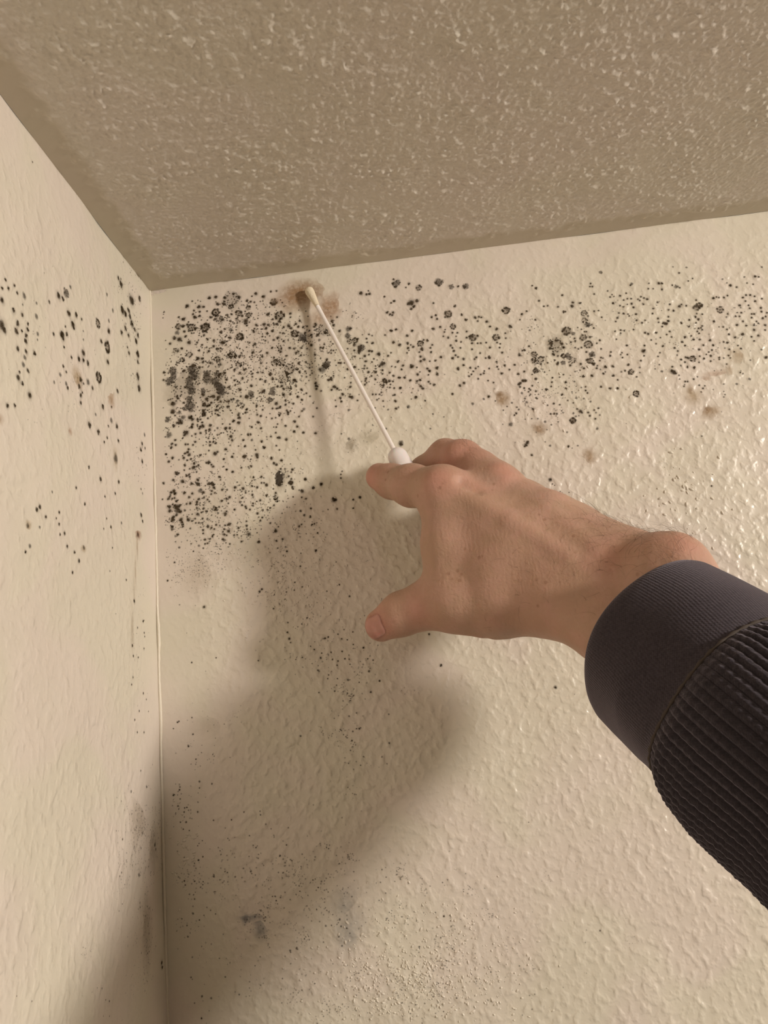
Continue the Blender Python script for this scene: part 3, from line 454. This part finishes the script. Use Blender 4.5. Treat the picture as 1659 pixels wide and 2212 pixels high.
for side, tiles, cl, stains, wall in (('back', BACK_TILES, SPECK_CLOUDS, BACK_STAINS, wall_back), ('left', LEFT_TILES, LEFT_CLOUDS, LEFT_STAINS, wall_left)):
    allc = sorted(parse(tiles), key=lambda q: -q[2])
    big = allc[:290]
    for q in big:
        mk = Marks(); colony(mk, *q, side)
        mk.build('mould_spot', M_MOLD, wall)
    mk = Marks()
    for q in allc[290:]: colony(mk, *q, side)
    clouds(mk, cl, side)
    mk.build('mould_specks', M_MOLD, wall, 'stuff')
    _, _, u, w, nrm = AX[side]
    for px, py, rx, ry, col, a in stains:
        if a <= 0: continue
        if col[2] < col[0] < .6: col = (col[0]*1.15, col[1], col[2]*.7)
        c, k = on_wall(px, py, side)
        # true width on a receding wall
        c2, _ = on_wall(px+rx, py, side)
        ru = abs((c2-c) @ u)
        mk = Marks(); mk.disc(c, u*(ru/(ry*k)), w, nrm, ry*k, col, a, seg=18, soft=1.65, jit=.16, lift=.00004, core=.35)
        mk.build('wall_stain', M_STAIN, wall)

# grit caught in the paint: tiny raised grains
def grit(name, lst, wall):
    V = []; Fc = []; n = 0
    th = np.linspace(0, 2*np.pi, 6, endpoint=False)
    for cx, cy, sx, sy, cnt, r in lst:
        for _ in range(cnt):
            px, py = cx+rm.randn()*sx, cy+rm.randn()*sy
            if px < 345: continue
            c, k = on_wall(px, py, 'back'); rr = k*r*(.5+rm.rand()); a = rm.rand()*3.14; e = 1+1.2*rm.rand()
            u = np.array([math.cos(a), 0, math.sin(a)])*e; w = np.array([-math.sin(a), 0, math.cos(a)]); nr = np.array([0, -1., 0])
            V.append(c+nr*rr*.75)
            for q, hh in ((.6, .5), (1.0, -.1)):
                for t in th: V.append(c+rr*q*(u*math.cos(t)+w*math.sin(t))+nr*rr*hh)
            for i in range(6):
                j = (i+1) % 6
                Fc.append((n, n+1+j, n+1+i)); Fc.append((n+1+i, n+1+j, n+7+j)); Fc.append((n+1+i, n+7+j, n+7+i))
            n += 13
    o = link(name, mesh(name, np.array(V), np.array(Fc)), M_WALL, wall); o['kind'] = 'stuff'
grit('paint_grit', [(640, 1280, 70, 40, 160, 1.5), (640, 1060, 70, 50, 90, 1.6), (860, 2110, 90, 60, 520, 2.0), (1000, 2120, 80, 50, 200, 1.9), (400, 1830, 18, 60, 60, 2.2),
                    (1470, 1080, 38, 60, 60, 2.4), (580, 1190, 60, 30, 50, 1.6), (1190, 830, 60, 60, 30, 2.0), (980, 1990, 90, 50, 120, 1.7)], wall_back)

# ------------------------------------------------------------------ cotton swab
M_STICK = simple('white_plastic_stick', (.86, .80, .76), .35)
M_COTTON = simple('cream_cotton', (.80, .70, .53), .95, (900, .0004))
M_CAP = simple('frosted_white_plastic', (.80, .75, .74), .4, Subsurface_Weight=.35, Subsurface_Scale=.004)
tip, tt = hit(668, 630, 1, 0.0); tip = tip + np.array([0, -.0031, 0])
tail = P(862, 992, .4285)
ax = tail - tip; L = np.linalg.norm(ax); ax /= L
swab = tag(empty('cotton_swab', tip.tolist()), 'long thin white swab with a cream cotton tip pressed on the mouldy wall', 'swab')
def along(ts): return tip[None] + ax[None]*np.asarray(ts)[:, None]
t = np.linspace(0, 1, 26)
prof = .0029*np.sqrt(np.clip(1-(np.clip(1-t*6, 0, 1))**2, 0, 1))*(1-.50*np.clip((t-.18)/.82, 0, 1)**1.1) + 1e-5
tube('cotton_tip', along(-.0008+t*.0165), prof, M_COTTON, swab, 20)
tube('stick', along(np.linspace(.013, L+.004, 12)), .00138, M_STICK, swab, 16)
t = np.linspace(0, 1, 30)
prof = np.where(t < .3, .0056*np.sqrt(np.clip(1-(1-t/.3)**2, 0, 1)), .0056+.0008*(t-.3)) + 1e-5
tube('cap', along(L-.0072+t*.020), prof, M_CAP, swab, 24)

# ------------------------------------------------------------------ hand: one continuous surface from a smooth field (camera axes, then to world)
# chain entries: (px, py, depth, radius px)   radius in pixels at that depth
def DD(d): return .44-(.44-d)*.85        # arm depth from the lens
_Pc0 = Pc
def Pc(px, py, d): return _Pc0(px, py, DD(d))
def J(px, py, d, r): return (*Pc(px, py, d), r*DD(d)/F)
CH = [  # (blend, [joints...])
 (.012, [J(1450,1385,.300,92), J(1385,1318,.318,86), J(1300,1262,.336,80)]),          # forearm core
 (.010, [J(1530,1330,.292,80), J(1432,1242,.316,78), J(1372,1222,.330,70)]),           # ulnar side
 (.010, [J(1440,1470,.288,84), J(1318,1362,.318,76), J(1212,1300,.338,74)]),           # radial side
 (.010, [J(1300,1262,.336,82), J(1130,1170,.356,66), J(955,1056,.377,41)]),            # index metacarpal
 (.010, [J(1320,1240,.336,76), J(1180,1120,.364,58), J(1066,1052,.384,44)]),           # middle
 (.010, [J(1330,1225,.338,70), J(1230,1140,.370,50), J(1136,1088,.392,42)]),           # ring
 (.010, [J(1360,1222,.340,66), J(1262,1152,.376,46), J(1196,1128,.398,38)]),           # little
 (.012, [J(1240,1262,.346,84), J(1080,1230,.360,78), J(988,1188,.371,58)]),            # palm fill
 (.010, [J(968,1066,.3790,37), J(1078,1062,.3875,37)]),                                # knuckle row
 (.010, [J(960,1110,.377,48), J(958,1170,.374,44), J(966,1235,.370,50)]),              # web edge
 (.010, [J(1190,1296,.348,74), J(1080,1300,.358,76), J(990,1298,.366,66)]),            # thenar
 (.007, [J(990,1298,.366,64), J(918,1308,.374,50), J(868,1326,.380,46), J(824,1350,.385,36)]),   # thumb
 (.0055, [J(956,1056,.378,42), J(890,1049,.400,45), J(846,1040,.418,36), J(820,1030,.427,30)]),  # index finger
 (.0055, [J(1070,1050,.386,46), J(1035,1018,.399,43), J(1000,993,.410,41), J(962,985,.424,35), J(915,1016,.434,28), J(898,1030,.437,25)]), # middle
 (.005, [J(1136,1088,.392,40), J(1080,1066,.424,34), J(1060,1110,.432,31), J(1080,1160,.424,28)]),  # ring, curled behind
 (.005, [J(1196,1128,.398,36), J(1150,1112,.424,30), J(1135,1150,.428,27), J(1150,1190,.420,25)]),  # little, curled behind
]
BUMP = [ # small raised features (blend, joints) : knuckles, tendons, veins
 (.006, [J(1078,1030,.376,20), J(1090,1038,.374,16)]),
 (.005, [J(1085,1052,.3765,10), J(1180,1105,.3525,10), J(1290,1190,.3245,9)]),
 (.005, [J(960,1050,.3695,9), J(1100,1125,.3470,10), J(1230,1205,.3265,9)]),
 (.014, [J(1462,1222,.306,58), J(1440,1226,.309,58)]),
  (.003, [J(985,1352,.3600,9), J(1040,1366,.3560,11)]),
 (.003, [J(1068,1366,.3540,11), J(1105,1360,.3520,8)]),
 (.004, [J(1000,1262,.3515,8), J(930,1282,.3600,8)]),
 (.006, [J(985,990,.4085,24), J(968,988,.416,22)]),
]
DENT = [ # shallow hollows
 (.005, [J(998,1040,.3640,7), J(1030,1054,.3600,7)]),
]
def capsule(p, a, b):
    A = np.array(a[:3], np.float32); B = np.array(b[:3], np.float32); ab = B-A
    q = p - A
    t = np.clip((q @ ab)/(ab @ ab), 0, 1)
    d = np.sqrt(((q - t[..., None]*ab)**2).sum(-1))
    return d - (a[3] + t*(b[3]-a[3]))
def smin(a, b, k):
    h = np.clip(.5+.5*(b-a)/k, 0, 1); return b + (a-b)*h - k*h*(1-h)
def chain(p, js):
    d = None
    for a, b in zip(js[:-1], js[1:]):
        c = capsule(p, a, b); d = c if d is None else smin(d, c, .004)
    return d
FINGER_IDS = (12, 13, 14, 15)
def field(p):
    d = None
    for i, (k, js) in enumerate(CH):
        if i in FINGER_IDS: continue
        c = chain(p, js); d = c if d is None else smin(d, c, k)
    fs = None
    for i in FINGER_IDS:
        c = chain(p, CH[i][1]); fs = c if fs is None else smin(fs, c, .0012)
    d = smin(d, fs, .0095)
    for k, js in BUMP: d = smin(d, chain(p, js), k)
    for k, js in DENT: d = -smin(-d, chain(p, js), k)
    return d
allj = np.array([j for _, js in CH for j in js])
lo = (allj[:, :3]-allj[:, 3:]).min(0)-.004; hi = (allj[:, :3]+allj[:, 3:]).max(0)+.004
STEP = .00115
ax_ = [np.arange(lo[i], hi[i], STEP, dtype=np.float32) for i in range(3)]
vals = np.empty([len(a) for a in ax_], np.float32)
for i0 in range(0, len(ax_[0]), 24):
    G = np.stack(np.meshgrid(ax_[0][i0:i0+24], ax_[1], ax_[2], indexing='ij'), -1)
    vals[i0:i0+24] = field(G)
def surface_nets(v):
    s = v < 0
    nx, ny, nz = v.shape
    def cs(a, dx, dy, dz): return a[dx:nx-1+dx, dy:ny-1+dy, dz:nz-1+dz]
    corners = [(a, b, c) for a in (0, 1) for b in (0, 1) for c in (0, 1)]
    cnt = sum(cs(s, *c).astype(np.int8) for c in corners)
    act = (cnt > 0) & (cnt < 8)
    idx = np.full(act.shape, -1, np.int64); ii = np.argwhere(act); idx[act] = np.arange(len(ii))
    pos = np.zeros((len(ii), 3)); w = np.zeros(len(ii))
    for c0 in corners:
        for a in range(3):
            if c0[a]: continue
            c1 = list(c0); c1[a] = 1
            v0 = v[ii[:, 0]+c0[0], ii[:, 1]+c0[1], ii[:, 2]+c0[2]]; v1 = v[ii[:, 0]+c1[0], ii[:, 1]+c1[1], ii[:, 2]+c1[2]]
            m = (v0 < 0) != (v1 < 0)
            t = np.where(m, v0/np.where(m, v0-v1, 1), 0)
            q = np.tile(np.array(c0, float), (len(ii), 1)); q[:, a] += t
            pos[m] += q[m]; w[m] += 1
    pos = ii + pos/w[:, None]
    faces = []
    for a in range(3):
        b, c = (a+1) % 3, (a+2) % 3
        s0 = s; sl0 = [slice(None)]*3; sl1 = [slice(None)]*3
        sl0[a] = slice(0, -1); sl1[a] = slice(1, None)
        d = s[tuple(sl0)] != s[tuple(sl1)]
        e = np.argwhere(d)
        ok = (e[:, b] > 0) & (e[:, c] > 0) & (e[:, b] < v.shape[b]-1) & (e[:, c] < v.shape[c]-1)
        e = e[ok]
        def g(db, dc):
            q = e.copy(); q[:, b] -= db; q[:, c] -= dc
            return idx[q[:, 0], q[:, 1], q[:, 2]]
        f = np.stack([g(0, 0), g(1, 0), g(1, 1), g(0, 1)], 1)
        ins = s[e[:, 0], e[:, 1], e[:, 2]]
        f[~ins] = f[~ins][:, ::-1]
        faces.append(f)
    return pos, np.concatenate(faces)
hv, hf = surface_nets(vals)
hv = hv*STEP + lo
def grad(p):
    p = np.asarray(p, np.float32); e = .0006
    g = np.stack([field(p+np.eye(3, dtype=np.float32)[i]*e)-field(p-np.eye(3, dtype=np.float32)[i]*e) for i in range(3)], -1)
    return g/np.maximum(np.linalg.norm(g, axis=-1, keepdims=True), 1e-9)
person = tag(empty('person', c2w(Pc(1300, 1262, .336)).tolist()), 'bare right hand and wrist in a dark knitted sleeve holding the swab between two fingers', 'person')

def skin_material():
    nt = NT('skin'); p = nt.coord()
    a = nt.n('ShaderNodeVertexColor'); a.layer_name = 'flush'
    red = sep(nt, a.outputs['Color'])[0]
    vein = sep(nt, a.outputs['Color'])[1]
    blot = nt.rng(nt.noise(p, 75, 3, .6, .4), .38, .64)
    col = nt.mix(blot, (.455, .285, .200), (.495, .300, .225))
    col = nt.mix(nt.math('MULTIPLY', red, .8), col, (.55, .255, .20))
    col = nt.mix(nt.math('MULTIPLY', sep(nt, a.outputs['Color'])[2], .75), col, (.30, .10, .07))
    col = nt.mix(nt.math('MULTIPLY', vein, .55), col, (.33, .27, .20))
    vo = nt.n('ShaderNodeTexVoronoi'); vo.inputs['Scale'].default_value = 190; nt.l(p, vo.inputs['Vector'])
    fr = nt.math('MULTIPLY', nt.rng(vo.outputs['Distance'], .10, .24, 1, 0), nt.rng(nt.noise(p, 60, 1), .5, .62))
    col = nt.mix(nt.math('MULTIPLY', fr, .45), col, (.25, .11, .06))
    lines = nt.n('ShaderNodeTexWave'); lines.inputs['Scale'].default_value = 150; lines.inputs['Distortion'].default_value = 9; lines.inputs['Detail'].default_value = 3
    nt.l(p, lines.inputs['Vector'])
    h = nt.math('ADD', nt.math('MULTIPLY', lines.outputs['Fac'], .09), nt.math('MULTIPLY', nt.noise(p, 900, 3, .6), .5))
    h = nt.math('ADD', h, nt.math('MULTIPLY', nt.noise(p, 170, 3, .6, .5), 1.2))
    nrm = nt.bump(h, .00035, 1.0)
    b = nt.bsdf(col, .52, nrm, .4, Subsurface_Weight=.22, Subsurface_Scale=.006)
    b.inputs['Subsurface Radius'].default_value = (1.0, .35, .18)
    return nt.m
M_SKIN = skin_material()
hme = mesh('hand', c2w(hv), hf)
def near(pts, sig):
    o = np.zeros(len(hv))
    for q in pts:
        d = np.linalg.norm(hv-np.array(q[:3]), axis=1); o = np.maximum(o, (q[3] if len(q) > 3 else 1)*np.exp(-(d/sig)**2))
    return o
red = np.maximum(near([(*Pc(950, 1036, .366), .7), (*Pc(1085, 1020, .372), .7), (*Pc(1030, 1050, .37), .5), (*Pc(810, 1035, .42), 1), (*Pc(820, 1345, .376), 1),
                       (*Pc(900, 1320, .36), .6), (*Pc(1320, 1205, .315), .5), (*Pc(1470, 1190, .30), .7)], .009), near([(*Pc(1160, 1300, .34), .25), (*Pc(985, 965, .40), .6)], .02))
vein = near([(*Pc(1110+k*22, 1060+k*12, .368-.004*k), .8) for k in range(5)] + [(*Pc(1090-k*16, 1362-k*4, .345+.003*k), .6) for k in range(5)]
            + [(*Pc(1045+k*10, 1030+k*4, .37), .6) for k in range(3)], .0045)
nc = Pc(804, 1353, .376); nw = Pc(836, 1380, .374)-Pc(804, 1318, .374); nw /= np.linalg.norm(nw)
nl = Pc(795, 1362, .386)-Pc(840, 1340, .372); nl -= nw*(nl@nw); nl /= np.linalg.norm(nl)
def project(p, off):
    p = np.asarray(p, np.float32)
    for _ in range(6):
        p = p - (field(p)-off)[..., None]*grad(p)
    return p
rim = project(np.array([nc + math.cos(t)*nw*.0074*(1-.1*math.sin(2*t)**2) + math.sin(t)*nl*.0060 for t in np.linspace(0, 6.283, 26)]), 0)
fold = near([(*q, 1) for q in rim], .0011)
ca = hme.color_attributes.new('flush', 'FLOAT_COLOR', 'POINT')
ca.data.foreach_set('color', np.stack([red, vein, fold, vein*0+1], 1).astype(np.float32).ravel())
hand = link('hand', hme, M_SKIN, person)

# thumbnail: curved plate laid on the field's surface
M_NAIL = simple('thumbnail', (.50, .25, .20), .3, Subsurface_Weight=.3, Subsurface_Scale=.003)
M_NAILEDGE = simple('nail_skin_edge', (.42, .12, .08), .5)
def plate(hw, hl, off, name, mat, edge):
    N = 22; V = []; ok = {}
    g = np.linspace(-1, 1, N); U, L_ = np.meshgrid(g, g, indexing='ij')
    # rounded rectangle mapping
    rr = np.sqrt(1-.42*U**2*(np.abs(L_)**2)) 
    A = U*hw*np.sqrt(1-.30*L_**4); B = L_*hl*np.sqrt(1-.42*U**4)
    pts = nc + A[..., None]*nw + B[..., None]*nl
    e = np.maximum(np.abs(U), np.abs(L_))
    pp = project(pts.reshape(-1, 3), 0)
    gn = grad(pp); pp = pp + gn*((off*(1-.9*e**8))[..., None].reshape(-1, 1) - .0002*0)
    i = (np.arange(N-1)[:, None]*N + np.arange(N-1)[None]).ravel()
    f = np.stack([i, i+1, i+N+1, i+N], 1)
    return link(name, mesh(name, c2w(pp), f), mat, person)
plate(.0074, .0060, .0006, 'fingernail', M_NAIL, 0)

# fine arm hairs
def hairs(name, regions, mat):
    V = []; Fc = []; n = 0
    gw = None
    px = hv[:, 0]/-hv[:, 2]*F+W/2; py = -hv[:, 1]/-hv[:, 2]*F+H/2
    nrm = grad(hv)
    for (x0, y0, x1, y1, cnt, ln, lean) in regions:
        m = np.where((px > x0) & (px < x1) & (py > y0) & (py < y1) & (nrm[:, 2] > -.25))[0]
        if len(m) == 0: continue
        for k in rm.choice(m, cnt):
            p = hv[k]; nn = nrm[k]
            d = np.array([-.5, .75, .0]) + rm.randn(3)*.5; d -= nn*(d@nn); d /= np.linalg.norm(d)
            L0 = ln*(.6+.8*rm.rand()); side = np.cross(nn, d); curl = rm.randn()*1.1; lift = lean*(.4+rm.rand())
            ps = []
            for t in np.linspace(0, 1, 6):
                ps.append(p + L0*(d*t + nn*(lift*math.sin(t*2.0)*.6) + side*curl*t*t*.8))
            ps = c2w(np.array(ps))
            T = np.gradient(ps, axis=0); A = np.cross(T, [.3, .5, .8]); A /= np.linalg.norm(A, axis=1)[:, None]; B = np.cross(T, A); B /= np.linalg.norm(B, axis=1)[:, None]
            for i, q in enumerate(ps):
                r = .000045*(1-.6*i/5)
                for a in (0, 2.1, 4.2): V.append(q + r*(A[i]*math.cos(a)+B[i]*math.sin(a)))
            for i in range(5):
                for a in range(3):
                    b = (a+1) % 3
                    Fc.append((n+i*3+a, n+i*3+b, n+i*3+3+b, n+i*3+3+a))
            n += 18
    o = link(name, mesh(name, np.array(V), np.array(Fc)), mat, person); o['kind'] = 'stuff'
hairs('arm_hair', [(1260, 1100, 1400, 1240, 110, .0070, .45), (1400, 1130, 1500, 1230, 60, .0080, .35), (1180, 1060, 1290, 1160, 30, .0055, .4), (990, 950, 1030, 985, 14, .0045, .6), (1050, 1150, 1300, 1400, 36, .0050, .15)],
      simple('brown_hair', (.12, .065, .035), .5))

# ------------------------------------------------------------------ sleeve (camera axes)
def fabric(name, col, knit, sheen=.32):
    nt = NT(name)
    uv = nt.n('ShaderNodeAttribute'); uv.attribute_name = 'knit'
    mp = nt.n('ShaderNodeMapping'); mp.inputs['Scale'].default_value = knit; nt.l(uv.outputs['Vector'], mp.inputs['Vector'])
    x, y, z = sep(nt, mp.outputs[0])
    sx = nt.math('SINE', x); sy = nt.math('SINE', y)
    h = nt.math('MULTIPLY', sx, nt.math('ADD', nt.math('MULTIPLY', sy, .5), .7))
    nz = nt.noise(nt.coord(), 900, 3, .6)
    h2 = nt.math('ADD', nt.math('MULTIPLY', h, .35), nz)
    nrm = nt.bump(h2, .00018, 1.0)
    c = nt.mix(nt.rng(nz, .3, .7), tuple(k*.75 for k in col), tuple(k*1.2 for k in col))
    b = nt.bsdf(c, .9, nrm, .15); b.inputs['Sheen Weight'].default_value = sheen; b.inputs['Sheen Roughness'].default_value = .5
    b.inputs['Sheen Tint'].default_value = (.75, .68, .8, 1)
    return nt.m
M_CUFF = fabric('charcoal_cuff_knit', (.037, .030, .036), (5200, 5200, 1))
M_SLV = fabric('charcoal_waffle_knit', (.030, .025, .030), (5200, 5200, 1))
M_SEAM = simple('seam_thread', (.050, .036, .028), .8)
AXP = [Pc(1420, 1391, .306), Pc(1530, 1467, .279), Pc(1642, 1568, .248)]
dlast = (AXP[2]-AXP[0])/np.linalg.norm(AXP[2]-AXP[0])
def w2c(p): return R.T @ (np.array(p)-CAM)
path = np.array([AXP[0]-dlast*.02, *AXP, AXP[2]+dlast*.08+np.array([0, -.003, 0]), w2c((.315, -.30, 2.005)), w2c((.36, -.38, 1.98)), w2c((.56, -.63, 1.90))])
for _ in range(2):                                   # round the elbow
    nw_ = [path[0]]
    for i in range(len(path)-1): nw_ += [path[i]*.75+path[i+1]*.25, path[i]*.25+path[i+1]*.75]
    path = np.array(nw_[:1]+nw_[1:]+[path[-1]])
cum = np.concatenate([[0], np.cumsum(np.linalg.norm(np.diff(path, axis=0), axis=1))]) - .02
def centre(s):
    s = np.asarray(s)
    out = np.stack([np.interp(s, cum, path[:, i]) for i in range(3)], -1)
    return out
def frame(s):
    t = centre(s+.012)-centre(s-.012); t /= np.linalg.norm(t, axis=-1, keepdims=True)
    up = np.array([0, 1., 0]); a = np.cross(t, up); a /= np.linalg.norm(a, axis=-1, keepdims=True); b = np.cross(a, t)
    return t, a, b
def sweep(name, S, RAD, TH, mat, parent, closed=True, dip=None):
    """S, RAD, TH are (n, m) arrays: station, radius and angle of each vertex"""
    c = centre(S); t, a, b = frame(S)
    v = c + RAD[..., None]*(a*np.cos(TH)[..., None] + b*np.sin(TH)[..., None])
    n, m = S.shape
    i = np.arange(n-1)[:, None]*m; j = np.arange(m)[None]; j2 = (j+1) % m
    f = np.stack([i+j, i+j2, i+m+j2, i+m+j], -1).reshape(-1, 4)
    me = mesh(name, c2w(v.reshape(-1, 3)), f)
    at = me.attributes.new('knit', 'FLOAT_VECTOR', 'POINT')
    at.data.foreach_set('vector', np.stack([TH*.04, S, S*0], -1).astype(np.float32).ravel())
    return link(name, me, mat, parent)
_c = centre(np.array([.03])); _t, _a, _b = frame(np.array([.03]))
TH0 = math.atan2(float((_b*_c).sum()), float((_a*_c).sum()))      # the fabric's own join sits on the far side
th = TH0 + np.linspace(0, 2*np.pi, 1200, endpoint=False)
NR = 76
SEAM = .050
def seam_s(th): return SEAM + .003*np.sin(th*2+1)
def body_r(s, th):
    r = np.interp(s, [-.02, 0, .03, .05, .060, .072, .095, .12, .24, .40], [.0396, .0400, .0412, .0405, .0428, .0430, .0400, .0395, .052, .070])
    return r*(1+.02*np.sin(th*2+s*30)+.012*np.sin(th*5+s*60))
# waffle sleeve
ns = 260
q = np.linspace(0, 1, ns)[:, None]; S = seam_s(th)[None] + q**1.5*(cum[-1]-.062); TH = np.broadcast_to(th, S.shape)
ridge = np.abs(np.cos(TH*NR/2))**.8
row = .5+.5*np.cos((S-SEAM)*2*np.pi/.0036)
grow = np.clip((S-seam_s(th))/.006, 0, 1)
RAD = body_r(S, TH) - .0002 + grow*(.0017*ridge*(.80+.20*row)+.0002*row)
sleeve = sweep('sweater_sleeve', S, RAD, TH, M_SLV, person)
sleeve['label'] = 'waffle-knit charcoal sweater sleeve with raised rows'
# cuff: outer face, rolled lip, inner face (a true thickness)
th2 = TH0 + np.linspace(0, 2*np.pi, 220, endpoint=False)
prof = []
for k in np.linspace(0, 1, 26): prof.append((SEAM*(1-k)+.0045*k, 0.0))       # outer, from the seam to the lip
for k in np.linspace(0, math.pi, 9)[1:-1]: prof.append((.0045-.0042*math.sin(k), -.0022*(1-math.cos(k))))
for k in np.linspace(0, 1, 12): prof.append((.0045+k*.045, -.0044-.002*k))
S = np.zeros((len(prof), len(th2))); RAD = S.copy(); TH = np.broadcast_to(th2, S.shape)
for i, (s0, dr) in enumerate(prof):
    k = s0/SEAM if i < 26 else 0
    S[i] = s0 + (seam_s(th2)-SEAM)*k
    RAD[i] = body_r(S[i], th2) + dr + .0010*math.sin(math.pi*min(1, max(0, k)))
cuff = sweep('cuff', S, RAD, TH, M_CUFF, sleeve)
cuff['label'] = 'plain fine-knit cuff band'
ss = seam_s(th2)+.0008
c = centre(ss); t, a, b = frame(ss); rr = (body_r(ss, th2)+.0002)[:, None]
loop = c2w(c + rr*(a*np.cos(th2)[:, None]+b*np.sin(th2)[:, None]))
loop = np.concatenate([loop, loop[:1]])
tube('seam', loop, .0006*(1+.35*np.sin(np.arange(len(loop))*1.4)), M_SEAM, sleeve, 8)
